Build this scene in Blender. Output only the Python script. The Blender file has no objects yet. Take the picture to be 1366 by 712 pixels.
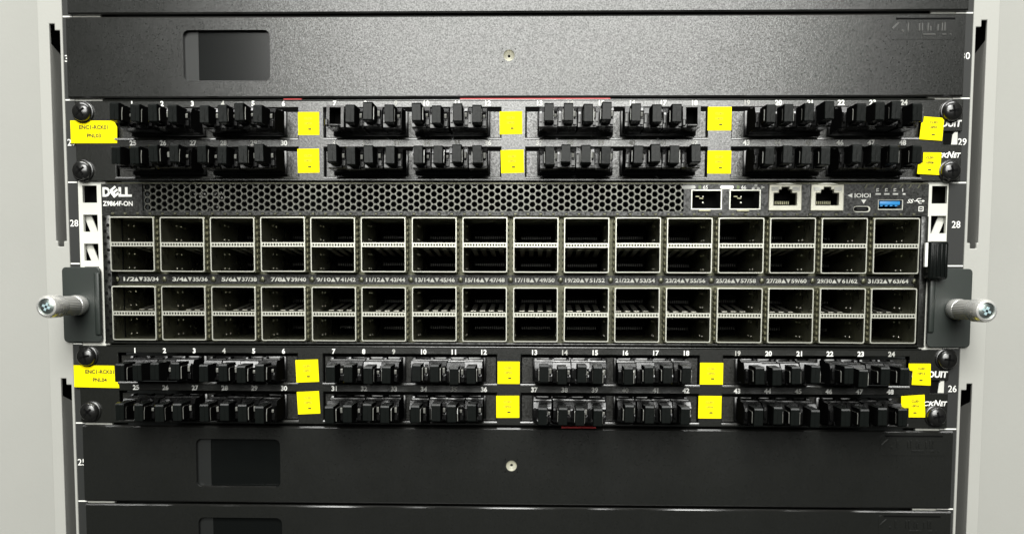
import bpy, bmesh, math, random
from mathutils import Vector, Matrix
random.seed(7)
S = 0.001                                   # everything below is in millimetres
SC = bpy.context.scene
COL = SC.collection

# ------------------------------------------------------------------ camera
cam = bpy.data.cameras.new("camera")
cam_o = bpy.data.objects.new("camera", cam); COL.objects.link(cam_o)
cam.sensor_width = 36.0
cam.lens = 36.0 * 1359.13 / 1366.0
cam.shift_x = (683 - 675.48) / 1366.0
cam.shift_y = (491.06 - 356) / 1366.0
cam.clip_start = 0.02; cam.clip_end = 50
p_, y_, r_ = -0.083731585, -0.0278925906, 0.00315693246
fw = Vector((math.sin(y_)*math.cos(p_), math.cos(y_)*math.cos(p_), math.sin(p_)))
ri0 = Vector((math.cos(y_), -math.sin(y_), 0)); up0 = ri0.cross(fw)
ri = ri0*math.cos(r_) + up0*math.sin(r_); up = up0*math.cos(r_) - ri0*math.sin(r_)
m = Matrix((ri, up, -fw)).transposed().to_4x4()
m.translation = Vector((13.086, -561.08, -9.819)) * S
cam_o.matrix_world = m
SC.camera = cam_o

# ------------------------------------------------------------------ light (lamps of the aisle behind the camera)
world = bpy.data.worlds.new("World"); SC.world = world; world.use_nodes = True
bg = world.node_tree.nodes["Background"]
bg.inputs[0].default_value = (0.93, 1.0, 0.95, 1); bg.inputs[1].default_value = 0.03
def area(name, loc, target, sx, sy, power, color):
    l = bpy.data.lights.new(name, 'AREA'); l.shape = 'RECTANGLE'; l.size = sx; l.size_y = sy
    l.energy = power; l.color = color
    o = bpy.data.objects.new(name, l); COL.objects.link(o); o.location = loc
    o.rotation_euler = (Vector(target) - Vector(loc)).to_track_quat('-Z', 'Y').to_euler()
    return o
area("aisle_ceiling_lamp", (0.02, -2.2, 0.94), (0, 0, 0), 1.42, 1.45, 84, (1.0, 1.0, 0.955))
area("second_aisle_lamp", (0.0, -1.55, 1.15), (0, 0, -0.02), 0.45, 0.22, 13, (1.0, 1.0, 0.96))
area("overhead_ceiling_lamp", (0.0, -0.40, 1.45), (0, -0.1, 0), 1.6, 0.30, 36, (1.0, 1.0, 0.97))
SC.view_settings.view_transform = 'Standard'
SC.view_settings.look = 'None'
SC.view_settings.exposure = 0.0
SC.view_settings.gamma = 1.0
SC.view_settings.use_curve_mapping = False
SC.render.engine = 'CYCLES'

# ------------------------------------------------------------------ materials
def mat(name, col, rough=0.5, metal=0.0, spec=0.5, bump=0.0, bscale=1500.0, vary=0.0, vscale=60.0, coat=0.0, rvary=0.0, sparkle=0.0, sscale=1000.0):
    mt = bpy.data.materials.new(name); mt.use_nodes = True
    nt = mt.node_tree; b = nt.nodes["Principled BSDF"]
    b.inputs["Base Color"].default_value = (*col, 1); b.inputs["Roughness"].default_value = rough
    b.inputs["Metallic"].default_value = metal; b.inputs["Specular IOR Level"].default_value = spec
    b.inputs["Coat Weight"].default_value = coat
    tc = nt.nodes.new("ShaderNodeTexCoord")
    if bump:
        n = nt.nodes.new("ShaderNodeTexNoise"); n.inputs["Scale"].default_value = bscale; n.inputs["Detail"].default_value = 3
        nt.links.new(tc.outputs["Object"], n.inputs["Vector"])
        bp = nt.nodes.new("ShaderNodeBump"); bp.inputs["Strength"].default_value = bump; bp.inputs["Distance"].default_value = 0.0004
        nt.links.new(n.outputs["Fac"], bp.inputs["Height"]); nt.links.new(bp.outputs["Normal"], b.inputs["Normal"])
    if sparkle:                              # single grains of the coating reflect more or less
        n3 = nt.nodes.new("ShaderNodeTexNoise"); n3.inputs["Scale"].default_value = sscale; n3.inputs["Detail"].default_value = 1.5
        nt.links.new(tc.outputs["Object"], n3.inputs["Vector"])
        m3 = nt.nodes.new("ShaderNodeMapRange"); m3.inputs["From Min"].default_value = 0.3; m3.inputs["From Max"].default_value = 0.7
        m3.inputs["To Min"].default_value = max(0, spec-sparkle); m3.inputs["To Max"].default_value = spec+sparkle
        nt.links.new(n3.outputs["Fac"], m3.inputs["Value"]); nt.links.new(m3.outputs["Result"], b.inputs["Specular IOR Level"])
    if vary or rvary:
        n2 = nt.nodes.new("ShaderNodeTexNoise"); n2.inputs["Scale"].default_value = vscale; n2.inputs["Detail"].default_value = 5
        n2.inputs["Roughness"].default_value = 0.65
        nt.links.new(tc.outputs["Object"], n2.inputs["Vector"])
        if vary:
            mx = nt.nodes.new("ShaderNodeMix"); mx.data_type = 'RGBA'
            mx.inputs[6].default_value = (*[c*(1-vary) for c in col], 1); mx.inputs[7].default_value = (*[min(1, c*(1+vary)) for c in col], 1)
            nt.links.new(n2.outputs["Fac"], mx.inputs[0]); nt.links.new(mx.outputs[2], b.inputs["Base Color"])
        if rvary:
            mr = nt.nodes.new("ShaderNodeMapRange")
            mr.inputs["From Min"].default_value = 0.3; mr.inputs["From Max"].default_value = 0.7
            mr.inputs["To Min"].default_value = rough - rvary; mr.inputs["To Max"].default_value = rough + rvary
            nt.links.new(n2.outputs["Fac"], mr.inputs["Value"]); nt.links.new(mr.outputs["Result"], b.inputs["Roughness"])
    return mt
M = dict(
    white=mat("white_powder_coat", (0.36, 0.36, 0.335), 0.55, bump=0.10, bscale=900, vary=0.04, vscale=25, spec=0.3),
    sheet=mat("cabinet_sheet_paint", (0.345, 0.345, 0.322), 0.6, bump=0.12, bscale=700, vary=0.05, vscale=14, spec=0.25),
    latch_glint=mat("grey_latch_glint", (0.17, 0.17, 0.155), 0.22, spec=0.7),  # grey latches, toned lighter for the highlight lines along the tab edges
    badge=mat("pale_badge_relief", (0.05, 0.05, 0.046), 0.3, spec=0.6),
    rail=mat("white_rail_paint", (0.62, 0.62, 0.57), 0.45, bump=0.05, vary=0.03, spec=0.3),
    blackrail=mat("black_rail_strip", (0.010, 0.011, 0.010), 0.6, bump=0.1),
    blank=mat("black_textured_plastic", (0.010, 0.0105, 0.0095), 0.235, spec=0.55, bump=0.10, bscale=1500, rvary=0.02, vscale=28, sparkle=0.20, sscale=1250),
    smoothblack=mat("smooth_black_film", (0.0045, 0.0052, 0.005), 0.16, spec=0.3),
    film2=mat("grey_film_edge", (0.011, 0.012, 0.0115), 0.36, spec=0.4),
    plate=mat("dark_satin_steel", (0.008, 0.0085, 0.007), 0.235, spec=0.8, bump=0.06, bscale=1700, sparkle=0.22, sscale=1100, vary=0.2, vscale=700),
    lip=mat("lit_lip_edge", (0.02, 0.02, 0.018), 0.25, spec=0.9),  # lighter than the plate: the lip's caught highlight put into its colour
    blankedge=mat("smooth_panel_edge", (0.012, 0.012, 0.011), 0.25, spec=0.7),
    cassette=mat("dark_cassette_plastic", (0.012, 0.012, 0.010), 0.27, spec=0.8, bump=0.12, bscale=1500, sparkle=0.4, sscale=800, vary=0.25, vscale=500),
    plug=mat("glossy_black_plastic", (0.0035, 0.0035, 0.0035), 0.21, spec=0.5, bump=0.10, bscale=420, rvary=0.08, vscale=200),
    plugside=mat("matte_black_plastic", (0.004, 0.004, 0.004), 0.7, spec=0.0, bump=0.25, bscale=380),
    tab=mat("black_tab_plastic", (0.0045, 0.0055, 0.005), 0.25, spec=0.13, bump=0.10, bscale=700, vary=0.3, vscale=300),
    hole=mat("deep_black", (0.002, 0.002, 0.002), 0.8, spec=0.1),
    olive=mat("olive_dark_steel", (0.095, 0.095, 0.066), 0.36, metal=0.8, bump=0.2, bscale=900, vary=0.35, vscale=120),
    face=mat("switch_front_paint", (0.008, 0.0085, 0.007), 0.32, spec=0.5, bump=0.10, bscale=1500, sparkle=0.3, sscale=900, vary=0.2, vscale=120),
    grille=mat("grille_steel", (0.105, 0.105, 0.092), 0.30, metal=0.75, bump=0.08, vary=0.2, vscale=150),
    rim=mat("cage_rim_nickel", (0.53, 0.53, 0.465), 0.33, metal=0.5, spec=0.6, vary=0.08, vscale=250),
    cagein=mat("cage_inner_steel", (0.30, 0.30, 0.22), 0.32, metal=0.85, vary=0.4, vscale=90, rvary=0.1),
    fin=mat("spring_finger_steel", (0.62, 0.60, 0.54), 0.35, metal=0.6),
    gold=mat("gasket_bronze", (0.30, 0.29, 0.19), 0.4, metal=0.6, vary=0.4, vscale=300),
    shell=mat("jack_shell_tin", (0.52, 0.51, 0.43), 0.40, metal=0.4, bump=0.1, vary=0.15, vscale=200),
    chrome=mat("machined_steel", (0.74, 0.73, 0.70), 0.26, metal=0.6, bump=0.02, rvary=0.05, vscale=400),
    knurl=mat("knurled_steel", (0.60, 0.59, 0.56), 0.34, metal=0.6),
    recess=mat("driver_recess_steel", (0.50, 0.68, 0.72), 0.3, metal=0.5),
    darkface=mat("knob_face_steel", (0.20, 0.23, 0.22), 0.30, metal=0.9),
    bracket=mat("bracket_green_black", (0.016, 0.021, 0.018), 0.42, bump=0.08, vary=0.15, spec=0.5),
    print=mat("white_print", (0.82, 0.82, 0.78), 0.6, spec=0.2),
    dimprint=mat("worn_white_print", (0.42, 0.42, 0.39), 0.6, spec=0.2),
    yellow=mat("yellow_label", (0.93, 0.79, 0.002), 0.6, spec=0.08, vary=0.05, vscale=120),
    paperedge=mat("label_paper_edge", (0.9, 0.88, 0.7), 0.6),
    ink=mat("label_ink", (0.02, 0.018, 0.002), 0.7),
    faint=mat("faint_label_ink", (0.34, 0.30, 0.003), 0.7),
    black_ink=mat("black_label_mark", (0.03, 0.025, 0.004), 0.7),
    red=mat("red_plastic", (0.50, 0.012, 0.015), 0.4),
    blue=mat("usb_blue", (0.03, 0.30, 0.72), 0.4),
    rscrew=mat("black_zinc_screw", (0.009, 0.009, 0.0085), 0.24, spec=0.7, bump=0.05, bscale=600),
    green=mat("led_green", (0.08, 0.12, 0.02), 0.3),
)

# ------------------------------------------------------------------ mesh helpers
def bm_box(bm, x0, x1, y0, y1, z0, z1, bev=0.0, seg=2):
    r = bmesh.ops.create_cube(bm, size=1)
    vs = r['verts']
    bmesh.ops.scale(bm, vec=(x1-x0, y1-y0, z1-z0), verts=vs)
    bmesh.ops.translate(bm, vec=((x0+x1)/2, (y0+y1)/2, (z0+z1)/2), verts=vs)
    if bev:
        es = list({e for v in vs for e in v.link_edges})
        bmesh.ops.bevel(bm, geom=es, offset=bev, segments=seg, profile=0.5, affect='EDGES', clamp_overlap=True)
def bm_prism(bm, pts, y0, y1):               # outline in (x, z), extruded along y
    a = [bm.verts.new((x, y0, z)) for x, z in pts]; b = [bm.verts.new((x, y1, z)) for x, z in pts]
    n = len(pts)
    bm.faces.new(a); bm.faces.new(b[::-1])
    for i in range(n): bm.faces.new((a[i], b[i], b[(i+1) % n], a[(i+1) % n]))
def bm_lathe(bm, prof, cx, cz, n=32, knurl=0.0):   # profile [(radius, y)] about the y axis
    rings = []
    for r, y in prof:
        rr = []
        for k in range(n):
            a = 2*math.pi*k/n; q = r*(1 - (knurl if k % 2 else 0))
            rr.append(bm.verts.new((cx+q*math.cos(a), y, cz+q*math.sin(a))))
        rings.append(rr)
    for i in range(len(rings)-1):
        for k in range(n):
            bm.faces.new((rings[i][k], rings[i][(k+1) % n], rings[i+1][(k+1) % n], rings[i+1][k]))
    bm.faces.new(rings[0]); bm.faces.new(rings[-1][::-1])
def bm_gridplate(bm, x0, x1, z0, z1, yf, yb, holes):     # flat plate with real rectangular holes
    xs = sorted({x0, x1, *[round(h[i], 3) for h in holes for i in (0, 1)]})
    zs = sorted({z0, z1, *[round(h[i], 3) for h in holes for i in (2, 3)]})
    xs = [x for x in xs if x0 <= x <= x1]; zs = [z for z in zs if z0 <= z <= z1]
    nx, nz = len(xs)-1, len(zs)-1
    def solid(i, j):
        if i < 0 or j < 0 or i >= nx or j >= nz: return False
        cx, cz = (xs[i]+xs[i+1])/2, (zs[j]+zs[j+1])/2
        return not any(h[0] < cx < h[1] and h[2] < cz < h[3] for h in holes)
    V = {}
    def v(i, j, y):
        k = (i, j, y)
        if k not in V: V[k] = bm.verts.new((xs[i], y, zs[j]))
        return V[k]
    for i in range(nx):
        for j in range(nz):
            if not solid(i, j): continue
            bm.faces.new((v(i, j, yf), v(i+1, j, yf), v(i+1, j+1, yf), v(i, j+1, yf)))
            bm.faces.new((v(i, j, yb), v(i, j+1, yb), v(i+1, j+1, yb), v(i+1, j, yb)))
            for (di, dj, a, b) in ((-1, 0, (i, j), (i, j+1)), (1, 0, (i+1, j+1), (i+1, j)), (0, -1, (i+1, j), (i, j)), (0, 1, (i, j+1), (i+1, j+1))):
                if not solid(i+di, j+dj):
                    bm.faces.new((v(*a, yf), v(*a, yb), v(*b, yb), v(*b, yf)))
def bm_funnel(bm, prof, cx, cz, n=28):       # open surface of revolution about y
    rings = [[bm.verts.new((cx+r*math.cos(2*math.pi*k/n), y, cz+r*math.sin(2*math.pi*k/n))) for k in range(n)] for r, y in prof]
    for a, b in zip(rings, rings[1:]):
        for k in range(n): bm.faces.new((a[k], b[k], b[(k+1) % n], a[(k+1) % n]))
def bm_ring_fill(bm, cx, cz, h, r, y, n=28):  # flat square of half-width h with a round hole of radius r
    A, B = [], []
    for k in range(n):
        a = 2*math.pi*k/n; c, s_ = math.cos(a), math.sin(a); q = h/max(abs(c), abs(s_))
        A.append(bm.verts.new((cx+c*q, y, cz+s_*q))); B.append(bm.verts.new((cx+c*r, y, cz+s_*r)))
    for k in range(n): bm.faces.new((A[k], A[(k+1) % n], B[(k+1) % n], B[k]))
def rrect(x0, x1, z0, z1, r, n=4):
    out = []
    for cx, cz, a0 in ((x1-r, z1-r, 0), (x0+r, z1-r, 90), (x0+r, z0+r, 180), (x1-r, z0+r, 270)):
        for k in range(n+1):
            a = math.radians(a0 + 90*k/n); out.append((cx+r*math.cos(a), cz+r*math.sin(a)))
    return out
def to_mesh(name, bm, mt, smooth=False):
    bmesh.ops.recalc_face_normals(bm, faces=bm.faces)
    for v in bm.verts: v.co *= S
    me = bpy.data.meshes.new(name); bm.to_mesh(me); bm.free()
    for q in (mt if isinstance(mt, (list, tuple)) else [mt]): me.materials.append(M[q])
    if smooth:
        me.polygons.foreach_set("use_smooth", [True]*len(me.polygons))
        try: me.set_sharp_from_angle(angle=math.radians(35))
        except Exception: pass
    return me
def obj(name, data, parent=None, loc=(0, 0, 0)):
    o = bpy.data.objects.new(name, data); COL.objects.link(o)
    o.location = Vector(loc) * S
    if parent: o.parent = parent
    return o
def part(name, mt, parent, fn, loc=(0, 0, 0), smooth=False):
    bm = bmesh.new(); fn(bm)
    return obj(name, to_mesh(name, bm, mt, smooth), parent, loc)
def thing(name, label, cat, loc=(0, 0, 0), group=None):
    o = obj(name, None, None, loc); o.empty_display_size = 0.01
    o["label"] = label; o["category"] = cat
    if group: o["group"] = group
    return o
def box_part(name, mt, parent, x0, x1, y0, y1, z0, z1, bev=0.0, seg=2, loc=(0, 0, 0)):
    return part(name, mt, parent, lambda bm: bm_box(bm, x0, x1, y0, y1, z0, z1, bev, seg), loc, smooth=bev > 0)

TEXTS = []
def text(name, s, parent, cx, cz, h, y, mt, w=None, bold=0.0, shear=0.0, rot=0.0):
    TEXTS.append((name, s, parent, cx, cz, h, y, mt, w, bold, shear, rot))
def flush_texts():
    cache, tmp = {}, []
    for t in TEXTS:
        k = (t[1], t[9], t[10])
        if k in cache: continue
        cu = bpy.data.curves.new("t", 'FONT'); cu.body = t[1]; cu.size = 1; cu.offset = t[9]; cu.shear = t[10]
        cu.resolution_u = 3; cu.fill_mode = 'FRONT'
        o = bpy.data.objects.new("t", cu); COL.objects.link(o); cache[k] = o; tmp.append(o)
    bpy.context.view_layer.update()
    dg = bpy.context.evaluated_depsgraph_get(); geo = {}
    for k, o in cache.items():
        me = bpy.data.meshes.new_from_object(o.evaluated_get(dg))
        geo[k] = ([v.co.copy() for v in me.vertices], [list(p.vertices) for p in me.polygons])
        bpy.data.meshes.remove(me)
    for o in tmp:
        cu = o.data; bpy.data.objects.remove(o); bpy.data.curves.remove(cu)
    made = {}
    for name, s, parent, cx, cz, h, y, mt, w, bold, shear, rot in TEXTS:
        key = (s, bold, shear, h, w, mt, rot)
        if key not in made:
            vs, fs = geo[(s, bold, shear)]
            x0 = min(v.x for v in vs); x1 = max(v.x for v in vs); z0 = min(v.y for v in vs); z1 = max(v.y for v in vs)
            kz = h/(z1-z0); kx = kz if w is None else w/(x1-x0)
            R = Matrix.Rotation(rot, 2)
            out = []
            for v in vs:
                q = R @ Vector(((v.x-(x0+x1)/2)*kx, (v.y-(z0+z1)/2)*kz)); out.append((q.x*S, 0, q.y*S))
            me = bpy.data.meshes.new(name); me.from_pydata(out, [], fs); me.materials.append(M[mt]); made[key] = me
        obj(name, made[key], parent, (cx, y, cz))

U = 44.45
# ================================================================== the rack
rack = thing("server_rack", "white steel equipment rack with slotted posts and numbered black mounting strips", "rack", (0, 0, 0))
PZ0, PZ1 = -330, 330
for sgn in (-1, 1):
    # side sheet set back behind the post
    xs = sorted((sgn*258.0, sgn*420.0))
    box_part("side_panel", "sheet", rack, xs[0]+(-4 if sgn > 0 else 0), xs[1]+(4 if sgn < 0 else 0), 45, 48, PZ0, PZ1)
    # post front with its long keyed slots
    holes = []
    for zt in (128.8+193.3, 128.8, 128.8-193.3):
        top, bot = zt+0.6, zt-119.5
        a, b = sorted((sgn*246.0, sgn*251.8)); holes.append((a, b, max(bot+3, PZ0+2), min(top-3.5, PZ1-2)))
        a, b = sorted((sgn*248.8, sgn*251.8)); holes.append((a, b, max(top-3.5, PZ0+2), min(top, PZ1-2)))
        a, b = sorted((sgn*247.6, sgn*250.9)); holes.append((a, b, max(bot, PZ0+2), min(bot+3, PZ1-2)))
    a, b = sorted((sgn*244.5, sgn*258.3))
    holes = [h for h in holes if h[3] > h[2]]
    po = part("post", "white", rack, lambda bm: bm_gridplate(bm, a, b, PZ0, PZ1, -1.0, 1.2, holes))
    bv = po.modifiers.new("edge", 'BEVEL'); bv.width = 0.0005; bv.segments = 2; bv.limit_method = 'ANGLE'
    # channel walls behind the slots, slanted at the top to form the slot's shade
    for zt in (128.8+193.3, 128.8, 128.8-193.3):
        zlo = max(zt-122, PZ0); 
        def wall(bm, sgn=sgn, zt=zt, zlo=zlo):
            prof = [(1.25, zlo), (20, zlo), (20, zt-16), (1.25, zt-9.5)]
            A = [bm.verts.new((sgn*251.9, y, z)) for y, z in prof]; B = [bm.verts.new((sgn*252.6, y, z)) for y, z in prof]
            bm.faces.new(A); bm.faces.new(B[::-1])
            for i in range(4): bm.faces.new((A[i], B[i], B[(i+1) % 4], A[(i+1) % 4]))
        part("channel_wall", "white", rack, wall)
    a, b = sorted((sgn*253.6, sgn*254.2)); box_part("slot_shade_sheet", "hole", rack, a, b, 1.3, 24, PZ0, PZ1)  # black sheet added as the shade inside the slots
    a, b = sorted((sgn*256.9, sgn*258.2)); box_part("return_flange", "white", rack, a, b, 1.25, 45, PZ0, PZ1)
    a, b = sorted((sgn*240.0, sgn*251.9)); box_part("channel_shade_back", "hole", rack, a, b, 24, 25, PZ0, PZ1)  # black too, standing in for the dark behind the channel
    # mounting rail: perforated white flange + black number strip
    wi, wo = (226.8, 239.1) if sgn < 0 else (225.3, 235.2)
    hx = (228.7, 236.7) if sgn < 0 else (226.5, 234.6)
    hs = []
    for u in range(-7, 7):
        for dz in (-15.875, 0, 15.875):
            zc = 22.2 + u*U + dz
            if zc-5 > PZ0 and zc+5 < PZ1:
                q = sorted((sgn*hx[0], sgn*hx[1])); hs.append((q[0], q[1], zc-4.7, zc+4.7))
    a, b = sorted((sgn*(wi-3), sgn*wo))
    rl = part("mounting_rail", "rail", rack, lambda bm: bm_gridplate(bm, a, b, PZ0, PZ1, 0.0, 2.4, hs))
    a, b = sorted((sgn*wo, sgn*244.4))
    st = box_part("number_strip", "blackrail", rack, a, b, -0.15, 2.4, PZ0, PZ1)
    for u, n in ((2, "30"), (1, "29"), (0, "28"), (-1, "27"), (-2, "26"), (-3, "25")):
        text("unit_number", n, st, sgn*241.75 if sgn < 0 else 239.9+(1.5 if u in (1, 2, -2) else 0), 22.2+u*U - (0.6 if u == 1 else 0), 3.7, -0.3, "print", w=4.6, bold=0.01)
    for u in (4, 3, 2, 1, 0, -1, -2, -3):
        a, b = sorted((sgn*(wo+0.2), sgn*244.4)); box_part("unit_mark", "print", st, a, b, -0.35, -0.16, u*U-0.35, u*U+0.35)
    # slanting brace seen through the square holes
    for zc in (22.2, 6.3):
        x0 = sgn*(234.3 if sgn < 0 else 232.3)
        pts = [(x0+sgn*4.4, zc+6), (x0+sgn*0.2, zc+6), (x0-sgn*4.4, zc-6), (x0-sgn*0.2, zc-6)]
        part("brace", "rail", rack, lambda bm: bm_prism(bm, pts, 4, 5))
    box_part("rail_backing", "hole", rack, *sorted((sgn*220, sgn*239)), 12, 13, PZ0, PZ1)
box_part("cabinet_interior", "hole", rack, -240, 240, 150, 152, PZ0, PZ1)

# ================================================================== blank panels
def blank_panel(z0, label, xoff=0.0, badge=True, screw=True):
    t = thing("blank_panel", label, "blank panel", (xoff, 0, z0), "black one unit filler panels")
    zt, zb = U-0.75, 0.55
    wx0, wx1, wz0, wz1 = -177.3, -130.0, 9.2, 36.4
    def body(bm):
        # front sheet with rounded window opening, folded top and bottom edges
        r = 3.2
        inner = rrect(wx0, wx1, wz0, wz1, r, 6)
        L, R_ = -241.0, 240.2
        B = 0.9
        # quads from the window corners outward: build as a grid plate with window hole, corners filled
        bm_gridplate(bm, L, R_, zb+B, zt-B, -3.0, -1.2, [(wx0, wx1, wz0, wz1)] + ([(-4.6, 2.6, 19.0, 26.2)] if screw else []))
        if screw: bm_ring_fill(bm, -1.0, 22.6, 3.6, 3.0, -3.0)
        for cx, cz, a0, qx, qz in ((wx1-r, wz1-r, 0, wx1, wz1), (wx0+r, wz1-r, 90, wx0, wz1), (wx0+r, wz0+r, 180, wx0, wz0), (wx1-r, wz0+r, 270, wx1, wz0)):
            pts = [(qx, qz)] + [(cx+r*math.cos(math.radians(a0+90*k/6)), cz+r*math.sin(math.radians(a0+90*k/6))) for k in range(7)]
            bm_prism(bm, pts, -3.0, -1.21)
        for z1, z2, sg in ((zt-B, zt, 1), (zb+B, zb, -1)):
            prev = None
            for k in range(2):
                a = math.radians(90*k)
                y = -3.0 + B*(1-math.cos(a)); z = z1 + sg*B*math.sin(a)
                cur = (bm.verts.new((L, y, z)), bm.verts.new((R_, y, z)))
                if prev: bm.faces.new((prev[0], prev[1], cur[1], cur[0]))
                prev = cur
            cur = (bm.verts.new((L, 14, z2)), bm.verts.new((R_, 14, z2)))
            bm.faces.new((prev[0], prev[1], cur[1], cur[0]))
        prev = [[bm.verts.new((x, y, z)) for y, z in ((-3.0, wz0), (-2.4, wz0+.6), (-1.2, wz0+.6), (-1.2, wz0))] for x in (wx0+2.6, wx1-2.6)]
        for i in range(3): bm.faces.new((prev[0][i], prev[1][i], prev[1][i+1], prev[0][i+1]))
    pf = part("panel_face", ["blank", "blankedge"], t, body)
    for p in pf.data.polygons:
        if 0.4 < abs(p.normal.z) < 0.95 and abs(p.normal.x) < .1: p.material_index = 1
    box_part("window_pocket", "smoothblack", t, wx0-1, wx1+1, 0.6, 1.2, wz0-1, wz1+1)
    box_part("pocket_strip", "film2", t, wx0-1, wx0+7.4, 0.2, 0.58, wz0-1, wz1+1)
    for nm, x0, x1, z0_, z1_ in (("pocket_wall", wx0-0.8, wx1+0.8, wz1+0.02, wz1+0.8), ("pocket_wall", wx0-0.8, wx1+0.8, wz0-0.8, wz0-0.02),
                                 ("pocket_wall", wx0-0.8, wx0-0.02, wz0, wz1), ("pocket_wall", wx1+0.02, wx1+0.8, wz0, wz1)):
        box_part(nm, "blank", t, x0, x1, -1.18, 0.58, z0_, z1_)
    if screw:
        f = part("centre_fastener", "shell", t, lambda bm: bm_funnel(bm, [(3.0, -3.0), (3.0, -2.7), (2.3, -1.6), (0.75, -0.6), (0.75, 1.0)], -1.0, 22.6, 28), smooth=True)
        part("fastener_pin", "hole", f, lambda bm: bm_lathe(bm, [(0.72, -0.5), (0.72, 0.5)], -1.0, 22.6, 14))
    if badge:
        # moulded badge: a shallow sunk field with raised strokes
        bx0, bz1 = 201.0, 40.6
        fld = part("badge", "blank", t, lambda bm: [bm_prism(bm, rrect(bx0, bx0+36, bz1-10.4, bz1+0.6, 1.6), -3.25, -3.05)])
        part("badge_edge", "hole", fld, lambda bm: bm_box(bm, bx0+2.5, bx0+33.5, -3.5, -3.2, bz1-0.2, bz1+0.7, 0.15))
        def strokes(bm):
            for i, (x, h) in enumerate(((8.8, 4.2), (14.6, 4.0), (16.2, 4.2), (19.2, 4.2), (20.6, 2.6), (24.4, 3.4), (26.6, 4.2), (28.0, 4.4))):
                bm_box(bm, bx0+x, bx0+x+0.75, -3.7, -3.2, bz1-6.2, bz1-6.2+h, 0.15)
            for x0, x1 in ((17.0, 23.6), (27.0, 29.2), (31.0, 31.8)): bm_box(bm, bx0+x0, bx0+x1, -3.6, -3.2, bz1-8.3, bz1-7.6, 0.12)
            bm_prism(bm, [(bx0+0.8, bz1-4.6), (bx0+2.0, bz1-3.2), (bx0+4.0, bz1-1.5), (bx0+4.4, bz1-1.9), (bx0+2.6, bz1-3.8), (bx0+1.1, bz1-5.2)], -3.65, -3.2)
            bm_lathe(bm, [(0.7, -3.2), (0.6, -3.7)], bx0+6.4, bz1-6.0, 10)
        part("badge_relief", "badge" if z0 > 0 else "blank", fld, strokes)  # paler relief on the upper panel, plain panel colour on the lower ones
    return t
blank_panel(3*U, "black blank filler panel cut off by the top edge of the picture", 0.6, badge=False)
blank_panel(2*U, "black blank filler panel with bright sheen, directly above the upper patch panel", -0.6)
blank_panel(-3*U, "dark blank filler panel directly below the lower patch panel", 1.5)
blank_panel(-4*U, "dark blank filler panel cut off by the bottom edge of the picture", 2.0)

# ================================================================== patch panels
BAYS = (-166.3, -55.4, 55.4, 166.3)
SLOTX = ((-217.5, -117.2), (-103.0, -7.0), (6.5, 104.0), (117.0, 217.8))
ROWS = ((1.5, 17.5), (-19.4, -3.6))
def sticker(parent, corners, lines, cx, cz, mt_ink, sz, mark=None, rot=0.0, y=-2.9, lift=0.0):
    bm = bmesh.new()
    f = [bm.verts.new((x, y-0.28 - lift*(i in (0,)), z)) for i, (x, z) in enumerate(corners)]
    b = [bm.verts.new((x, y, z)) for x, z in corners]
    n = len(corners); bm.faces.new(f); bm.faces.new(b[::-1])
    for i in range(n): bm.faces.new((f[i], b[i], b[(i+1) % n], f[(i+1) % n]))
    st = obj("label_sticker", to_mesh("label_sticker", bm, "yellow"), parent)
    for i, s in enumerate(lines):
        text("label_lettering", s, st, cx, cz + (0.5-i)*sz*2.05*(1.0 if len(lines) > 1 else 0), sz, y-0.36, mt_ink, rot=rot, bold=0.03)
    if mark: box_part("label_mark", "black_ink", st, mark[0]-0.9, mark[0]+0.8, y-0.5, y-0.32, mark[1]-0.35, mark[1]+0.3)
    return st
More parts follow.
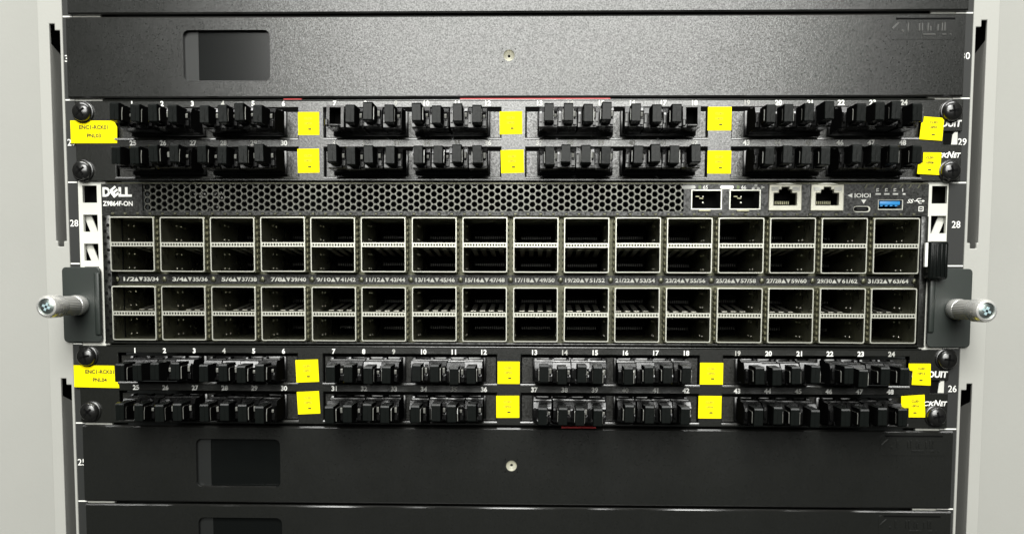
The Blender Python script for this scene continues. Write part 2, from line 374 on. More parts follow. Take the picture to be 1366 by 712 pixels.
def patch_panel(name_label, zc, xo, nums_z):
    t = thing("patch_panel", name_label, "patch panel", (xo, 0, zc))
    holes = [(a, b, r[0], r[1]) for a, b in SLOTX for r in ROWS]
    pf = part("face_plate", "plate", t, lambda bm: bm_gridplate(bm, -239.5, 239.2, -21.7, 21.4, -2.6, -0.9, holes + [(229.6, 239.2, -2.3, 4.6)]))
    bv = pf.modifiers.new("edge", 'BEVEL'); bv.width = 0.0004; bv.segments = 2; bv.limit_method = 'ANGLE'
    box_part("top_flange", "plate", t, -224, 224, -2.9, 20, 21.0, 21.85, 0.25)
    # raised lips that frame each opening
    for a, b in SLOTX:
        for r in ROWS:
            def lip(bm):
                z = r[0]
                pts = [(-1.5, z-.05), (-2.9, z-.05), (-3.3, z-.5), (-3.65, z-1.1), (-1.5, z-1.1)]
                A = [bm.verts.new((a-.3, y, q)) for y, q in pts]; B = [bm.verts.new((b+.3, y, q)) for y, q in pts]
                bm.faces.new(A); bm.faces.new(B[::-1])
                for i in range(5): bm.faces.new((A[i], B[i], B[(i+1) % 5], A[(i+1) % 5]))
            part("slot_lip", "lip", t, lip)
    for bx, (a, b) in zip(BAYS, SLOTX):
        for r in ROWS:
            c = part("cassette", "cassette", t, lambda bm: [bm_box(bm, a+0.5, b-0.5, 1.2, 40, r[0]+0.2, r[1]-1.7)])
            for cl in (-22.25, 22.25):
                box_part("adapter_block", "plug", c, bx+cl-20.4, bx+cl+20.4, -1.6, 1.3, r[0]+1.0, r[1]-1.6, 0.5)
    # printed port numbers
    for row in (0, 1):
        for i in range(24):
            x = BAYS[i//6] + (i % 6 - 2.5)*16.6
            n = i+1+24*row
            text("port_number", str(n), t, x, nums_z[row], 2.8, -2.95 if row else -3.0, "print" if i % 6 in (0, 5) and row else "dimprint" if (i*7+row) % 5 == 1 else "print", bold=0.035)
    text("brand_lettering", "PANDUIT", t, 228.9, 8.7 if zc > 0 else 8.0, 3.6, -2.75, "print", w=19.5, bold=0.04, shear=0.1)
    text("series_lettering", "QU", t, 221.8, -7.7, 3.3, -2.75, "print", bold=0.02, shear=0.25)
    text("series_lettering", "ICK", t, 228.4, -8.0, 2.6, -2.75, "print", w=8.0, bold=0.03, shear=0.3)
    text("series_lettering", "N", t, 233.4, -7.7, 3.4, -2.75, "print", w=3.9, bold=0.03, shear=0.3)
    text("series_lettering", "ET", t, 236.9, -8.0, 2.6, -2.75, "print", w=3.9, bold=0.03, shear=0.3)
    # white rail showing through the ear slot
    part("ear_slot_insert", "rail", t, lambda bm: bm_prism(bm, [(234.0, -2.2), (237.2, -2.2), (237.2, 4.4), (235.6, 4.2), (234.5, 2.9)], -1.6, -1.1))
    box_part("ear_slot_back", "hole", t, 229.0, 235.0, -0.85, -0.6, -3.0, 5.5)
    return t
pp29 = patch_panel("upper black patch panel directly above the switch, yellow labelled with number 29 beside it", 1.5*U, 1.1, (19.7, -1.3))
pp26 = patch_panel("lower black patch panel directly below the switch, number 26 beside it", -1.5*U, -0.9, (18.9, -1.7))
def quad(x0, x1, z0, z1, tilt=0.0):
    cx, cz = (x0+x1)/2, (z0+z1)/2
    return [(cx+(x-cx)*math.cos(tilt)-(z-cz)*math.sin(tilt), cz+(x-cx)*math.sin(tilt)+(z-cz)*math.cos(tilt)) for x, z in ((x0, z0), (x1, z0), (x1, z1), (x0, z1))]
for P, zc, xo, L in ((pp29, 1.5*U, 1.1, ((-115.9, -104.4, 69.6, 81.8, 0.0), (-116.4, -104.6, 49.4, 62.2, 0.01), (-6.5, 5.6, 69.9, 82.0, 0.01), (-5.8, 6.6, 49.3, 61.6, 0.03), (105.1, 117.7, 71.8, 84.2, 0.0), (105.4, 118.0, 49.0, 61.2, 0.0))),
                     (pp26, -1.5*U, -0.9, ((-119.0, -106.4, -64.9, -52.5, 0.04), (-118.4, -106.0, -82.6, -70.1, 0.05), (-7.3, 4.8, -65.2, -52.9, 0.0), (-8.0, 4.7, -84.0, -71.8, 0.01), (103.5, 116.1, -64.9, -53.0, 0.0), (103.0, 115.6, -83.6, -71.2, 0.0)))):
    for i, (x0, x1, z0, z1, tl) in enumerate(L):
        x0 -= xo; x1 -= xo; z0 -= zc; z1 -= zc
        sticker(P, quad(x0, x1, z0, z1, tl), ["CLS01", "10P%02d" % (i+1)], (x0+x1)/2-0.2, (z0+z1)/2+1.4, "faint", 1.3, ((x0+x1)/2+0.7, z0+3.2), rot=tl, y=-2.62)
def loc(P, pts): return [(x-P.location.x/S, z-P.location.z/S) for x, z in pts]
s1 = loc(pp29, [(-240.9, 65.3), (-215.4, 65.3), (-215.2, 74.0), (-217.0, 77.3), (-240.9, 77.5)])
sticker(pp29, s1, ["ENC1-RCK01", "PNL03"], -229.2, 4.9, "ink", 2.2, y=-2.62)
s2 = loc(pp26, [(-243.4, -68.4), (-218.1, -68.8), (-218.3, -65.6), (-220.4, -65.4), (-220.6, -56.4), (-243.5, -56.2)])
sticker(pp26, s2, ["ENC1-RCK01", "PNL04"], -228.0, 4.6, "ink", 2.2, y=-2.62)
def rs(P, pts, lines, mark):
    c = loc(P, pts); mx = sum(p[0] for p in c)/len(c); mz = sum(p[1] for p in c)/len(c)
    k = loc(P, [mark])[0]
    sticker(P, c, lines, k[0], k[1]+5.0, "ink", 1.3, (k[0], k[1]), y=-3.4)
rs(pp29, [(217.4, 67.0), (229.4, 66.2), (230.1, 78.1), (219.4, 78.9), (219.2, 76.0), (218.2, 75.6)], ["CLS01", "10P03"], (224.6, 69.5))
rs(pp29, [(216.9, 48.8), (228.9, 48.2), (229.4, 60.0), (219.8, 60.1), (219.7, 54.6), (217.2, 54.2)], ["CLS01", "10P08"], (223.4, 51.0))
rs(pp26, [(218.1, -64.3), (228.3, -64.7), (227.9, -52.8), (216.1, -52.8), (216.1, -56.4), (218.4, -56.8)], ["CLS01", "10P12"], (223.0, -61.8))
rs(pp26, [(217.1, -82.1), (226.1, -82.1), (225.2, -69.7), (212.7, -70.6), (212.9, -77.0), (217.0, -77.0)], ["CLS01", "10P16"], (220.4, -79.6))

# ------------------------------------------------------------------ plugs
def make_plug():
    def prof(bm, x0, x1, pts):               # outline in (y, z), extruded along x
        A = [bm.verts.new((x0, y, z)) for y, z in pts]; B = [bm.verts.new((x1, y, z)) for y, z in pts]
        bm.faces.new(A); bm.faces.new(B[::-1])
        for i in range(len(pts)): bm.faces.new((A[i], B[i], B[(i+1) % len(pts)], A[(i+1) % len(pts)]))
    bodies = []
    for v in range(3):
        bm = bmesh.new()
        d = (0, .5, -.4)[v]
        prof(bm, -4.7, 4.7, [(1, 5.7), (-12, 5.7), (-12.2, 5.2), (-19.3+d, 5.2), (-22, 2.1), (-22, -5.2), (-21, -5.9), (1, -5.9)])
        es = [e for e in bm.edges if e.calc_face_angle(0) > 1.2 and abs(e.verts[0].co.x-e.verts[1].co.x) < .1]
        bmesh.ops.bevel(bm, geom=es, offset=0.35, segments=1, affect='EDGES')
        prof(bm, -2.7, 2.6, [(-21, -3.6), (-24.2, -3.6), (-24.8, -4.2), (-24.8, -5.6), (-21, -5.7)])
        prof(bm, 2.9, 4.45, [(-21, 3.4-d), (-23.4, 3.4-d), (-24.3, 2.4), (-23.6, -1.0), (-24.4, -2.0), (-24.4, -4.6), (-21, -4.9)])
        prof(bm, -4.5, -3.4, [(-21, 2.4+d), (-22.8, 2.4+d), (-23.6, 1.2), (-23.6, -3.0), (-21, -3.4)])
        prof(bm, -4.66, -3.5, [(-3, 5.6), (-3, 6.5), (-9.0, 6.5), (-9.8, 5.6)])
        prof(bm, 3.1, 4.66, [(-2, 5.6), (-2, 6.4), (-6.0, 6.4), (-6.8, 5.6)])
        me = to_mesh("plug_body", bm, ["plug", "plugside"])
        for p in me.polygons:
            if abs(p.normal.x) > .7: p.material_index = 1
        bodies.append(me)
    bm = bmesh.new()
    prof(bm, -2.4, 2.35, [(-20, 4.5), (-35.3, 4.5), (-36, 3.7), (-36, -4.2), (-35.6, -4.6), (-20, -4.6)])
    es = [e for e in bm.edges if abs(e.verts[0].co.x-e.verts[1].co.x) < .1 and max(v.co.y for v in e.verts) < -35]
    bmesh.ops.bevel(bm, geom=es, offset=0.25, segments=1, affect='EDGES')
    prof(bm, -0.30, 0.30, [(-35.5, 3.4), (-36.22, 3.2), (-36.22, -4.0), (-35.5, -4.2)])
    tab = to_mesh("pull_tab", bm, ["tab", "plugside"])
    for p in tab.polygons:
        if abs(p.normal.x) > .9 and p.center.x*p.normal.x > 0: p.material_index = 1
    body = bodies
    latches = []  # paler strips put the tabs' edge highlights into colour
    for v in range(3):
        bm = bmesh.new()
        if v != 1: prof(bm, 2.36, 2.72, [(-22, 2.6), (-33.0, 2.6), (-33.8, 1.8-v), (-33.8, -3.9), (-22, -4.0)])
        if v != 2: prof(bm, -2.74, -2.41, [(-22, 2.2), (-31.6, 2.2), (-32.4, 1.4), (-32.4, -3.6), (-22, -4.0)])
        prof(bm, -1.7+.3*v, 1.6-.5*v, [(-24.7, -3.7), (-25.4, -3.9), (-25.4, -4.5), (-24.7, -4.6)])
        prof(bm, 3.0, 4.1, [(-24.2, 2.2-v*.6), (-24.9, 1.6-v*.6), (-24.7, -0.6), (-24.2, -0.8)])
        lm = to_mesh("latch_glint", bm, ["latch_glint", "plugside"])
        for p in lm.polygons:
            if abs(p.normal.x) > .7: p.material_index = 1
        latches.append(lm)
    # open variant
    bm = bmesh.new()
    bm_gridplate(bm, -4.4, 4.6, -5.7, 5.3, -25, 1, [(-2.9, 3.1, -4.2, 4.4)])
    es = [e for e in bm.edges if e.calc_face_angle(0) > 0.9]
    bmesh.ops.bevel(bm, geom=es, offset=0.5, segments=2, profile=0.5, affect='EDGES')
    bm_box(bm, -2.6, 2.8, -27.6, -24, -5.4, -4.4, 0.3)
    bm_box(bm, -4.9, -3.2, -27.2, -24, -5.2, -1.8, 0.4)
    opn = to_mesh("open_body", bm, "plug")
    return body, tab, opn, latches
PB, PT, PO, PL = make_plug()
ORD = ("first", "second", "third", "fourth")
CLN = ("first", "second", "third", "fourth", "fifth", "sixth", "seventh", "eighth")
for pname, zc, xo in (("upper", 1.5*U, 1.1), ("lower", -1.5*U, -0.9)):
    for ri_, (row, rz) in enumerate((("top", 9.5), ("bottom", -11.4))):
        for b in range(4):
            for c in range(2):
                for k in range(4):
                    ci = b*2+c
                    x = xo + BAYS[b] + (-22.25 if c == 0 else 22.25) + (k-1.5)*9.7 + random.uniform(-.25, .25)
                    opened = (pname == "upper" and row == "top" and ((ci == 2 and k == 0) or (ci == 5 and k == 3)))
                    lab = ("open black plug, " if opened else "black plug, ") + "%s of the %s cluster from left, %s row of %s patch panel" % (ORD[k], CLN[ci], row, pname)
                    t = thing("fibre_plug", lab, "plug", (x, random.uniform(-.6, .6), zc+rz+random.uniform(-.2, .2)), "black plugs in the patch panels")
                    t.rotation_euler = (random.uniform(-.02, .02), random.uniform(-.025, .025), random.uniform(-.02, .02))
                    if opened:
                        obj("open_body", PO, t); box_part("inner_block", "hole", t, -2.8, 3.0, -12, 0.5, -4.1, 4.3)
                    else:
                        obj("body", random.choice(PB), t)
                        la = obj("latch_glint", random.choice(PL), t); la["kind"] = "stuff"
                        pt = obj("pull_tab", PT, t, (random.uniform(-.35, .35), random.uniform(-1.2, 1.2), random.uniform(-.35, .35)))

# ------------------------------------------------------------------ rack screws
def make_rscrew():
    bm = bmesh.new()
    prof = [(5.9, 0), (5.9, -1.0), (5.6, -1.2), (5.3, -1.25), (5.2, -2.6)]
    for k in range(1, 7):
        a = math.radians(90*k/6.6); prof.append((5.2*math.cos(a)+0.0, -2.6-2.2*math.sin(a)))
    bm_lathe(bm, prof, 0, 0, 32)
    head = to_mesh("screw_head", bm, "rscrew", True)
    bm = bmesh.new()
    for a in (0.5, 0.5+math.pi/2):
        r = bmesh.ops.create_cube(bm, size=1); vs = r['verts']
        bmesh.ops.scale(bm, vec=(5.4, 0.3, 1.1), verts=vs); bmesh.ops.translate(bm, vec=(0, -4.74, 0), verts=vs)
        bmesh.ops.rotate(bm, cent=(0, 0, 0), matrix=Matrix.Rotation(a, 3, 'Y'), verts=vs)
    rec = to_mesh("cross_recess", bm, "hole")
    return head, rec
SH, SR = make_rscrew()
for x, z, w in ((-233.6, 81.9, "top left of the upper patch panel"), (-234.6, 50.4, "bottom left of the upper patch panel"), (233.8, 81.6, "top right of the upper patch panel"), (234.2, 50.2, "bottom right of the upper patch panel"),
                (-235.4, -51.2, "top left of the lower patch panel"), (-234.6, -82.0, "bottom left of the lower patch panel"), (236.4, -50.4, "top right of the lower patch panel"), (231.8, -81.4, "bottom right of the lower patch panel")):
    t = thing("rack_screw", "black domed cross-head screw at the %s" % w, "screw", (x, -2.7, z), "black screws holding the patch panels")
    t.rotation_euler = (0, random.uniform(0, 3), 0)
    h = obj("screw_head", SH, t); obj("cross_recess", SR, t)

# ================================================================== the switch
sw = thing("network_switch", "black two-unit network switch with rows of silver port cages and thumbscrews", "network switch", (0, 0, -U))
Z = U           # add to world z to get local z (local = world + U)
PITCH, CW = 27.73, 24.7
CX = [-220.9 + CW/2 + i*PITCH for i in range(16)]
GROUPS = ((-4.4, 25.6), (-42.2, -12.1))
YF, YP = -3.0, 7.5          # cage fronts, recessed plate
# recessed plate behind the cages with real openings
holes = [(cx-CW/2+0.05, cx+CW/2-0.05, g[0]+Z+0.05, g[1]+Z-0.05) for cx in CX for g in GROUPS]
part("recessed_plate", "olive", sw, lambda bm: bm_gridplate(bm, -224.5, 224.5, -43.6+Z, 27.0+Z, YP, YP+1.2, holes))
# upper fascia with openings for grille, sockets and ports
GR = (-203.2, 93.4, 29.0, 43.4)
fh = [(GR[0], GR[1], GR[2]+Z, GR[3]+Z), (97.8, 113.3, 30.3+Z, 40.2+Z), (118.4, 134.2, 30.3+Z, 40.2+Z), (139.6, 156.0, 30.0+Z, 42.8+Z), (162.1, 178.5, 30.0+Z, 42.8+Z),
      (185.0, 193.2, 29.0+Z, 31.6+Z), (197.9, 210.6, 30.2+Z, 35.0+Z)]
fp = part("front_fascia", "face", sw, lambda bm: bm_gridplate(bm, -226.0, 224.6, 26.6+Z, 43.7+Z, -0.6, 1.0, fh))
for (a, b) in ((-226.2, -221.4), (221.3, 225.2)):
    box_part("side_cheek", "face", sw, a, b, -0.5, 14, -43.8+Z, 26.5+Z, 0.3)
box_part("bottom_edge", "face", sw, -226, 225, -1.5, 20, -44.1+Z, -42.9+Z, 0.3)
box_part("top_edge", "olive", sw, -223, 224, -0.9, 60, 43.75+Z, 44.3+Z)
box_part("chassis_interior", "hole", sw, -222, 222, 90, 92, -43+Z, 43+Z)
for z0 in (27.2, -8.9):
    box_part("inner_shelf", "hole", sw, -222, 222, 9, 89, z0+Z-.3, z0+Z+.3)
# hexagonal grille
def grille(bm):
    px = 6.33; pz = 3.70
    cols = int((GR[1]-GR[0])/(px/2))
    rO = px/3*1.0
    for i in range(cols+2):
        cx = GR[0] + 2.5 + i*px/2
        for j in range(-1, 5):
            cz = 42.0+Z - j*pz - (pz/2 if i % 2 else 0)
            if cx > GR[1]+.5 or cz < GR[2]+Z-1.2 or cz > GR[3]+Z+1.2: continue
            n = 12
            # cell corners of the stretched hexagonal lattice
            hexo = [(px/3, 0), (px/6, pz/2), (-px/6, pz/2), (-px/3, 0), (-px/6, -pz/2), (px/6, -pz/2)]
            out = []
            for q in range(6):
                a = hexo[q]; b = hexo[(q+1) % 6]; out += [a, ((a[0]+b[0])/2, (a[1]+b[1])/2)]
            inn = [(1.63*math.cos(2*math.pi*q/12), 1.63*math.sin(2*math.pi*q/12)) for q in range(12)]
            clampx = lambda x: min(max(x, GR[0]-.0), GR[1]); clampz = lambda z: min(max(z, GR[2]+Z), GR[3]+Z)
            A = [bm.verts.new((clampx(cx+x), 0.2, clampz(cz+z))) for x, z in out]
            B = [bm.verts.new((clampx(cx+x), 0.2, clampz(cz+z))) for x, z in inn]
            Bf = [bm.verts.new((clampx(cx+x*0.86), 0.45, clampz(cz+z*0.86))) for x, z in inn]
            C = [bm.verts.new((clampx(cx+x*0.86), 1.9, clampz(cz+z*0.86))) for x, z in inn]
            for q in range(12):
                r = (q+1) % 12
                bm.faces.new((A[q], A[r], B[r], B[q])); bm.faces.new((B[q], B[r], Bf[r], Bf[q])); bm.faces.new((Bf[q], Bf[r], C[r], C[q]))
part("vent_grille", "grille", sw, grille)
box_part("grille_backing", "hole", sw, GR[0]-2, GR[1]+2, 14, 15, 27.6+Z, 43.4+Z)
# small shiny beads added for the glints behind the grille
def glints(bm):
    for i in range(16):
        x = random.uniform(-176, -158); z = random.uniform(30, 40)+Z
        r = bmesh.ops.create_icosphere(bm, subdivisions=1, radius=random.uniform(.5, 1.0))
        bmesh.ops.translate(bm, vec=(x, random.uniform(2.5, 6), z), verts=r['verts'])
part("glint_beads", "chrome", sw, glints)["kind"] = "stuff"
# finger gasket studs in rows between grille and cages
def studs(bm):
    for cx in CX:
        for k in range(4):
            bm_box(bm, cx-11.2+k*6.9-0.9, cx-11.2+k*6.9+0.9, -1.2, -0.4, 26.9+Z, 28.0+Z, 0.25, 1)
part("gasket_stud_row", "olive", sw, studs)["kind"] = "stuff"
# side vent holes left of the cages
def vents(bm):
    for g in range(20):
        bm_lathe(bm, [(0.95, -0.62), (0.95, -0.5)], -223.7 + (1.0 if g % 2 else -1.0)*0.9, 24.5-g*3.4+Z, 12)
part("vent_holes", "hole", sw, vents)["kind"] = "stuff"

# ---- port cages (one prototype, copied)
H = 30.0; DEP = 78.0; W2 = CW/2; dv = (H/2-1.25, H/2+1.15)
def cage_shell(bm):
    y0, y1 = YF, YF+DEP
    t = 0.55
    bm_box(bm, -W2+.02, -W2+t, y0+1.0, y1, 0.02, H-.02); bm_box(bm, W2-t, W2-.02, y0+1.0, y1, 0.02, H-.02)
    bm_box(bm, -W2+t, W2-t, y0+1.0, y1, 0.02, t); bm_box(bm, -W2+t, W2-t, y0+1.0, y1, H-t, H-.02)
    bm_box(bm, -W2+t, W2-t, y0+9, y1, dv[0]+.1, dv[1]-.1)
    bm_box(bm, -W2+t, W2-t, y0+1.1, y0+9, dv[0]+.1, dv[0]+.4); bm_box(bm, -W2+t, W2-t, y0+1.1, y0+9, dv[1]-.4, dv[1]-.1)
def cage_rim(bm):
    pts_o = rrect(-W2, W2, 0, H, 1.0, 3); pts_i = rrect(-W2+.62, W2-.62, .62, H-.62, 0.7, 3)
    n = len(pts_o); y0, y1 = YF-0.1, YF+1.0
    L = [[bm.verts.new((x, y, z)) for x, z in P] for P, y in ((pts_o, y1), (pts_o, y0+.25), ([((x*0.985), H/2+(z-H/2)*0.985) for x, z in pts_o], y0), (pts_i, y0), (pts_i, y1))]
    for a, b in zip(L, L[1:]):
        for i in range(n): bm.faces.new((a[i], a[(i+1) % n], b[(i+1) % n], b[i]))
def cage_div(bm):
    n = 15; w = 2*(W2-.87); hs = []
    for k in range(n):
        c = -w/2 + (k+.5)*w/n; hs.append((c-.46, c+.46, dv[0]+.62, dv[1]-.62))
    bm_gridplate(bm, -W2+.64, W2-.64, dv[0], dv[1], YF, YF+1.1, hs)
def cage_fins(bm):
    for k in range(4):
        x = -7.8 + k*5.2
        for sg, zz in ((-1, dv[0]), (1, dv[1])):
            f = [bm.verts.new((x+a, y, z)) for a, y, z in ((-1.5, 28, zz+sg*.2), (1.5, 28, zz+sg*.2), (1.3, 66, zz+sg*3.6), (-1.3, 66, zz+sg*3.6))]
            g = [bm.verts.new((v.co.x, v.co.y, v.co.z-sg*.3)) for v in f]
            bm.faces.new(f); bm.faces.new(g[::-1])
            for i in range(4): bm.faces.new((f[i], g[i], g[(i+1) % 4], f[(i+1) % 4]))
def cage_back(bm):
    bm_box(bm, -W2+.6, W2-.6, 68, 70, .6, H-.6)
    for zz in (4.0, dv[1]+4.0): bm_box(bm, -9.5, 9.5, 58, 68, zz, zz+5.0, 0.4)
def cage_teeth(bm):
    for zz in (4.0, dv[1]+4.0):
        for k in range(14):
            x = -8.4 + k*1.29; bm_box(bm, x, x+.5, 57.4, 58.2, zz+.5, zz+2.0)
def cage_dimples(bm):
    for zz in (2.4, dv[1]+2.6, H/2-4.5, H-3.5):
        for sg in (-1, 1):
            for y in (22, 30):
                r = bmesh.ops.create_icosphere(bm, subdivisions=1, radius=0.55)
                bmesh.ops.translate(bm, vec=(sg*(W2-.6), y, zz), verts=r['verts'])
def cage_gasket(bm):
    for sg in (-1, 1):
        for k in range(9):
            z = 2.2 + k*3.2; bm_box(bm, sg*(W2+.35)-.33, sg*(W2+.35)+.33, 0.5, 6.5, z-.95, z+.95, 0.25, 1)
def mk(fn, name, mt, smooth=False):
    bm = bmesh.new(); fn(bm); return to_mesh(name, bm, mt, smooth)
CM = [("cage_rim", mk(cage_rim, "cage_rim", "rim", True)), ("port_divider", mk(cage_div, "port_divider", "rim")), ("spring_fingers", mk(cage_fins, "spring_fingers", "fin")),
      ("connector_block", mk(cage_back, "connector_block", "hole")), ("contact_teeth", mk(cage_teeth, "contact_teeth", "film2")), ("side_dimples", mk(cage_dimples, "side_dimples", "fin", True)),
      ("side_gasket", mk(cage_gasket, "side_gasket", "gold"))]
CS = mk(cage_shell, "port_cage", "cagein")
for gi, g in enumerate(GROUPS):
    for i, cx in enumerate(CX):
        c = obj("port_cage", CS, sw, (cx+random.uniform(-.12, .12), random.uniform(-.25, .25), g[0]+Z+random.uniform(-.1, .1)))
        c.rotation_euler = (random.uniform(-.006, .006), random.uniform(-.003, .003), random.uniform(-.006, .006))
        for nm, me in CM:
            o = obj(nm, me, c)
            if nm in ("side_gasket", "side_dimples", "contact_teeth", "spring_fingers"): o["kind"] = "stuff"
# printed pairs between the two cage rows: strip stands proud of the recessed plate
strip = box_part("number_bar", "face", sw, -221.2, 221.2, YP-0.8, YP-0.02, -11.0+Z, -5.6+Z)
for i, cx in enumerate(CX):
    a = 2*i+1
    text("port_pair_number", "%d/%d" % (a, a+1), strip, cx-7.3+(1.2 if i < 4 else 0), -8.35+Z, 2.3, YP-0.95, "print", w=6.4 if i < 4 else 8.0, bold=0.03)
    text("port_pair_number", "%d/%d" % (a+32, a+33), strip, cx+6.4, -8.35+Z, 2.3, YP-0.95, "print", w=8.4, bold=0.03)
    for dx, dn in ((-1.7, 1), (0.9, -1)):
        x = cx+dx-.3
        part("port_arrow", "print", strip, lambda bm: bm_prism(bm, [(x-1.25, -8.35-dn*1.15+Z), (x+1.25, -8.35-dn*1.15+Z), (x, -8.35+dn*1.2+Z)], YP-0.95, YP-0.85))
def bosses(bm):
    for i in range(17):
        bm_lathe(bm, [(1.5, YP-0.8), (1.5, YP-2.0), (1.0, YP-2.3)], CX[0]-PITCH/2+i*PITCH if i else CX[0]-PITCH/2+1.0, -8.3+Z, 14)
part("plate_rivets", "olive", sw, bosses, smooth=True)["kind"] = "stuff"

# ---- small pluggable sockets
for (x0, x1) in ((97.2, 113.8), (117.8, 134.6)):
    p = part("small_socket", "rim", sw, lambda bm: bm_gridplate(bm, x0, x1, 29.9+Z, 40.6+Z, -1.4, 0.5, [(x0+.6, x1-.6, 30.5+Z, 40.0+Z)]))
    part("socket_cavity", "hole", p, lambda bm: [bm_box(bm, x0+.8, x1-.8, 12, 13, 30.6+Z, 39.8+Z)])
    part("socket_latch", "gold", p, lambda bm: [bm_box(bm, x0+4.0, x1-6.0, -1.8, -0.7, 28.9+Z, 29.8+Z, .25), bm_box(bm, x0+3, x0+5, 2, 3, 37+Z, 37.5+Z), bm_box(bm, x0+5, x0+7.0, 2, 3, 36+Z, 36.5+Z)])
    part("socket_contact", "fin", p, lambda bm: [bm_lathe(bm, [(.55, 3), (.4, 2.5)], x0+7, 34+Z, 10), bm_lathe(bm, [(.4, 3), (.3, 2.5)], x0+7, 37.2+Z, 10)])
    part("printed_pill", "print", sw, lambda bm: bm_prism(bm, rrect(x0-5.0, x0+2.4, 41.0+Z, 42.9+Z, .9), -0.72, -0.61))
    text("socket_number", "65" if x0 < 100 else "66", sw, x0+7.7, 41.95+Z, 2.0, -0.75, "print", bold=0.02)
    part("status_light", "green", sw, lambda bm: bm_prism(bm, [(x0+4, 41+Z), (x0+5.4, 41+Z), (x0+5.4, 42.9+Z), (x0+4, 42.9+Z)], -0.72, -0.61))
def netsym(bm):
    for dx, dz in ((0, 1.1), (-1.4, -.8), (1.4, -.8)): bm_box(bm, 132.0+dx-.75, 132.0+dx+.75, -.75, -.61, 41.9+dz-.65+Z, 41.9+dz+.65+Z)
    bm_box(bm, 130.6, 133.4, -.75, -.61, 41.75+Z, 42.05+Z)
    bm_prism(bm, [(135.0, 41.0+Z), (137.0, 41.9+Z), (135.0, 42.9+Z)], -.75, -.61)
part("network_symbol", "print", sw, netsym)
# ---- ethernet jacks
for x0 in (138.8, 161.3):
    x1 = x0+17.7; zb, zt = 29.3, 43.4; c = (x0+x1)/2
    hs = [(c-6.1, c+6.1, zb+2.9+Z, zb+9.4+Z), (c-3.4, c+3.4, zb+9.4+Z, zb+11.2+Z), (c-1.9, c+1.9, zb+11.2+Z, zb+12.6+Z)]
    p = part("ethernet_jack", "shell", sw, lambda bm: bm_gridplate(bm, x0, x1, zb+Z, zt+Z, -2.2, 1.5, hs))
    bv = p.modifiers.new("edge", 'BEVEL'); bv.width = 0.0004; bv.segments = 2; bv.limit_method = 'ANGLE'
    part("jack_cavity", "hole", p, lambda bm: [bm_box(bm, c-7, c+7, 13, 14, zb+1+Z, zt-1+Z), bm_box(bm, c-6.9, c-6.15, 1.6, 13, zb+2+Z, zt-1+Z), bm_box(bm, c+6.15, c+6.9, 1.6, 13, zb+2+Z, zt-1+Z)])
    part("jack_contacts", "gold", p, lambda bm: [bm_box(bm, c-3.9+k*1.02, c-3.5+k*1.02, 5, 6, zb+4.0+Z, zb+5.6+Z) for k in range(8)])
    part("jack_lamp", "rail", p, lambda bm: [bm_box(bm, c+s*5.6-1.9, c+s*5.6+1.9, -2.45, -2.2, zb+10.6+Z, zb+12.6+Z, .1) for s in (-1, 1)])
    part("jack_spring", "rim", p, lambda bm: bm_prism(bm, [(c-5.5, zt+.05+Z), (c-2, zt+.7+Z), (c+2, zt+.7+Z), (c+5.5, zt+.05+Z)], -2.6, -.8))
# ---- console and usb
text("console_symbol", "IOIOI", sw, 189.3, 37.6+Z, 2.3, -0.75, "print", w=8.6, bold=0.025)
part("console_arrow", "print", sw, lambda bm: [bm_prism(bm, [(181.2, 37.6+Z), (183.8, 36.4+Z), (183.8, 38.8+Z)], -.75, -.61), bm_prism(bm, [(188.6, 35.4+Z), (191.4, 35.4+Z), (190.0, 33.2+Z)], -.75, -.61)])
c = part("console_port", "rim", sw, lambda bm: None or [bm_prism(bm, rrect(184.6, 193.6, 28.7+Z, 31.9+Z, 1.5, 6), -0.9, -0.62)])
part("console_cavity", "hole", c, lambda bm: [bm_prism(bm, rrect(184.7, 192.7, 29.1+Z, 31.6+Z, 1.2, 6), -1.0, -0.91)])
part("console_tongue", "film2", c, lambda bm: [bm_box(bm, 186.2, 191.4, -1.15, -1.01, 30.1+Z, 30.6+Z)])
u = part("usb_port", "rim", sw, lambda bm: bm_gridplate(bm, 197.6, 210.9, 29.9+Z, 35.3+Z, -1.0, 0.8, [(197.9, 210.4, 30.4+Z, 35.1+Z)]))
box_part("usb_cavity", "hole", u, 197.7, 210.6, 8, 9, 30.1+Z, 35.1+Z)
box_part("usb_tongue", "blue", u, 198.6, 209.4, -0.6, 8, 32.6+Z, 34.6+Z, 0.15)
part("usb_contacts", "blue", u, lambda bm: [bm_box(bm, 199.0+k*2.6, 200.3+k*2.6, -0.3, 3, 31.9+Z, 32.5+Z) for k in range(4)])
def usbsym(bm):
    bm_box(bm, 216.9, 221.6, -.75, -.61, 34.5+Z, 34.85+Z)
    bm_prism(bm, [(221.4, 34.0+Z), (222.6, 34.68+Z), (221.4, 35.35+Z)], -.75, -.61)
    bm_prism(bm, [(217.6, 34.7+Z), (218.9, 36.1+Z), (220.6, 36.1+Z), (220.6, 35.8+Z), (219.1, 35.8+Z), (218.2, 34.7+Z)], -.76, -.62)
    bm_prism(bm, [(218.6, 34.6+Z), (219.7, 33.3+Z), (221.0, 33.3+Z), (221.0, 33.6+Z), (219.9, 33.6+Z), (219.2, 34.6+Z)], -.76, -.62)
part("usb_symbol", "print", sw, usbsym)
text("usb_lettering", "SS", sw, 214.9, 34.6+Z, 2.1, -0.75, "print", w=3.6, bold=0.02, shear=0.35)
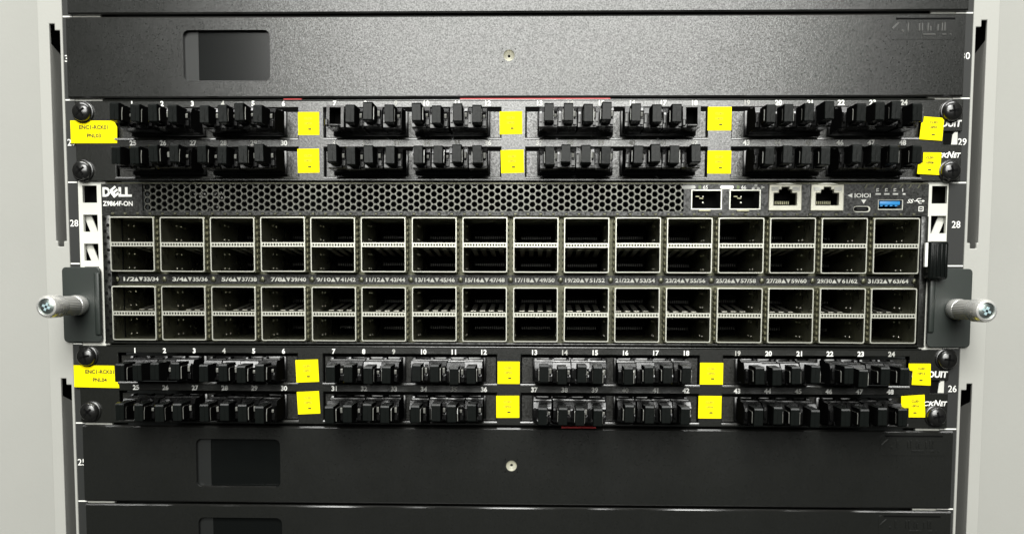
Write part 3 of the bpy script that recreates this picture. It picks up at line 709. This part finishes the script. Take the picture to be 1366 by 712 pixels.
def lamps(bm):
    for k in range(4):
        x = 197.6+k*4.6
        if k < 3: bm_box(bm, x-1.4, x+1.4, -.75, -.61, 38.0+Z, 38.8+Z)
        else: bm_box(bm, x-.7, x+.7, -.75, -.61, 38.0+Z, 38.8+Z)
        bm_box(bm, x-1.0, x-.6, -.75, -.61, 39.6+Z, 41.4+Z)
        if k < 3: bm_box(bm, x-.5, x+.3, -.75, -.61, 40.9+Z, 41.4+Z); bm_box(bm, x-.5, x+.3, -.75, -.61, 39.9+Z, 40.3+Z)
part("status_symbols", "print", sw, lamps)["kind"] = "stuff"
part("led_ring", "print", sw, lambda bm: [bm_gridplate(bm, 219.4, 222.0, 29.2+Z, 31.8+Z, -.75, -.62, [(219.75, 221.65, 29.55+Z, 31.45+Z)]), bm_box(bm, 220.1, 221.3, -.75, -.62, 30.35+Z, 30.65+Z)])
def slits(bm):
    for k in range(7):
        x = 190 + k*4.7
        bm_prism(bm, [(x, 41.4+Z), (x+.7, 41.4+Z), (x+2.0, 43.4+Z), (x+1.3, 43.4+Z)], -.9, -.61)
part("top_slits", "olive", sw, slits)["kind"] = "stuff"
# ---- maker's lettering
text("maker_lettering", "D", sw, -223.1, 39.2+Z, 5.2, -0.75, "print", w=4.2, bold=0.05)
text("maker_lettering", "E", sw, -218.5, 39.3+Z, 4.9, -0.75, "print", w=4.6, bold=0.05, rot=math.radians(38))
text("maker_lettering", "LL", sw, -212.6, 39.2+Z, 5.2, -0.75, "print", w=7.4, bold=0.05)
text("model_lettering", "Z9864F-ON", sw, -216.9, 32.9+Z, 2.7, -0.75, "print", w=16.6, bold=0.02)

# ---- mounting brackets and thumbscrews
for sgn, xi, xo_, zb, zt in ((-1, 226.9, 248.2, -43.4, -2.0), (1, 225.6, 248.6, -44.0, -1.6)):
    a, b = sorted((sgn*xi, sgn*xo_))
    br = part("mounting_bracket", "bracket", sw, lambda bm: bm_prism(bm, rrect(a, b, zb+Z, zt+Z, 2.2, 4), -3.4, -1.2))
    bv = br.modifiers.new("edge", 'BEVEL'); bv.width = 0.0004; bv.segments = 2; bv.limit_method = 'ANGLE'
    a, b = sorted((sgn*(xi-.2), sgn*(xi+3.0)))
    box_part("bracket_fold", "bracket", br, a, b, -5.0, -3.45, (zb+8 if sgn > 0 else zb+4)+Z, (zt-3)+Z, 0.9, 3)
    cx, cz = (-238.6, -22.9) if sgn < 0 else (239.8, -23.2)
    cz += Z
    ts = part("thumbscrew", "chrome", sw, lambda bm: bm_lathe(bm, [(5.2, -3.4), (5.5, -4.0), (5.6, -9.5), (5.2, -11.0), (4.9, -11.2)], cx, cz, 40), smooth=True)
    part("knurled_sleeve", "knurl", ts, lambda bm: bm_lathe(bm, [(4.9, -11.2), (5.2, -11.8), (5.2, -26.5), (5.0, -27.4)], cx, cz, 72, 0.035))
    part("knob", "chrome", ts, lambda bm: bm_lathe(bm, [(4.9, -27.4), (5.5, -28.0), (5.9, -29.2), (6.0, -38.5), (5.8, -41.0), (5.2, -42.4), (4.3, -42.9), (4.1, -42.6), (3.9, -41.2)], cx, cz, 48), smooth=True)
    part("knob_face", "darkface", ts, lambda bm: bm_lathe(bm, [(4.0, -41.3), (3.9, -41.9), (3.2, -42.2), (0.4, -42.3)], cx, cz, 32), smooth=True)
    def cross(bm):
        for a in (0.4, 0.4+math.pi/2):
            r = bmesh.ops.create_cube(bm, size=1); vs = r['verts']
            bmesh.ops.scale(bm, vec=(4.2, 0.5, 1.2), verts=vs)
            bmesh.ops.rotate(bm, cent=(0, 0, 0), matrix=Matrix.Rotation(a, 3, 'Y'), verts=vs); bmesh.ops.translate(bm, vec=(cx, -42.45, cz), verts=vs)
    part("cross_slot", "recess", ts, cross)
# ---- pull-out tag at the right edge
def tag(bm):
    bm_box(bm, 222.2, 232.6, -11, -1.0, -7.4+Z, 12.8+Z, 1.6, 3)
    for k in range(4): bm_box(bm, 223.8+k*2.2, 224.8+k*2.2, -11.5, -10.6, -6.0+Z, 11.4+Z, 0.4)
pl = part("pull_out_tag", "tab", sw, tag, smooth=True)
box_part("tag_card_edge", "print", pl, 220.2, 221.6, -10.5, -8.5, -0.6+Z, 12.0+Z)

# ------------------------------------------------------------------ red strips in the gaps
def strip_thing(label, x0, x1, z0, z1, y0=-1.8):
    o = box_part("red_strip", "red", None, x0, x1, y0, 25, z0, z1, 0.12, 1); o["label"] = label; o["category"] = "strip"; o["group"] = "red strips in the panel gaps"
strip_thing("long red strip lying on top of the upper patch panel, centre", -28, 53, 2*U-.55, 2*U+.35)
strip_thing("short red strip lying on top of the upper patch panel, left of centre", -124, -114, 2*U-.55, 2*U+.25)
strip_thing("thin red strip under the lower patch panel, right of centre", 28, 47, -2*U-.6, -2*U+.3, -3.6)

flush_texts()
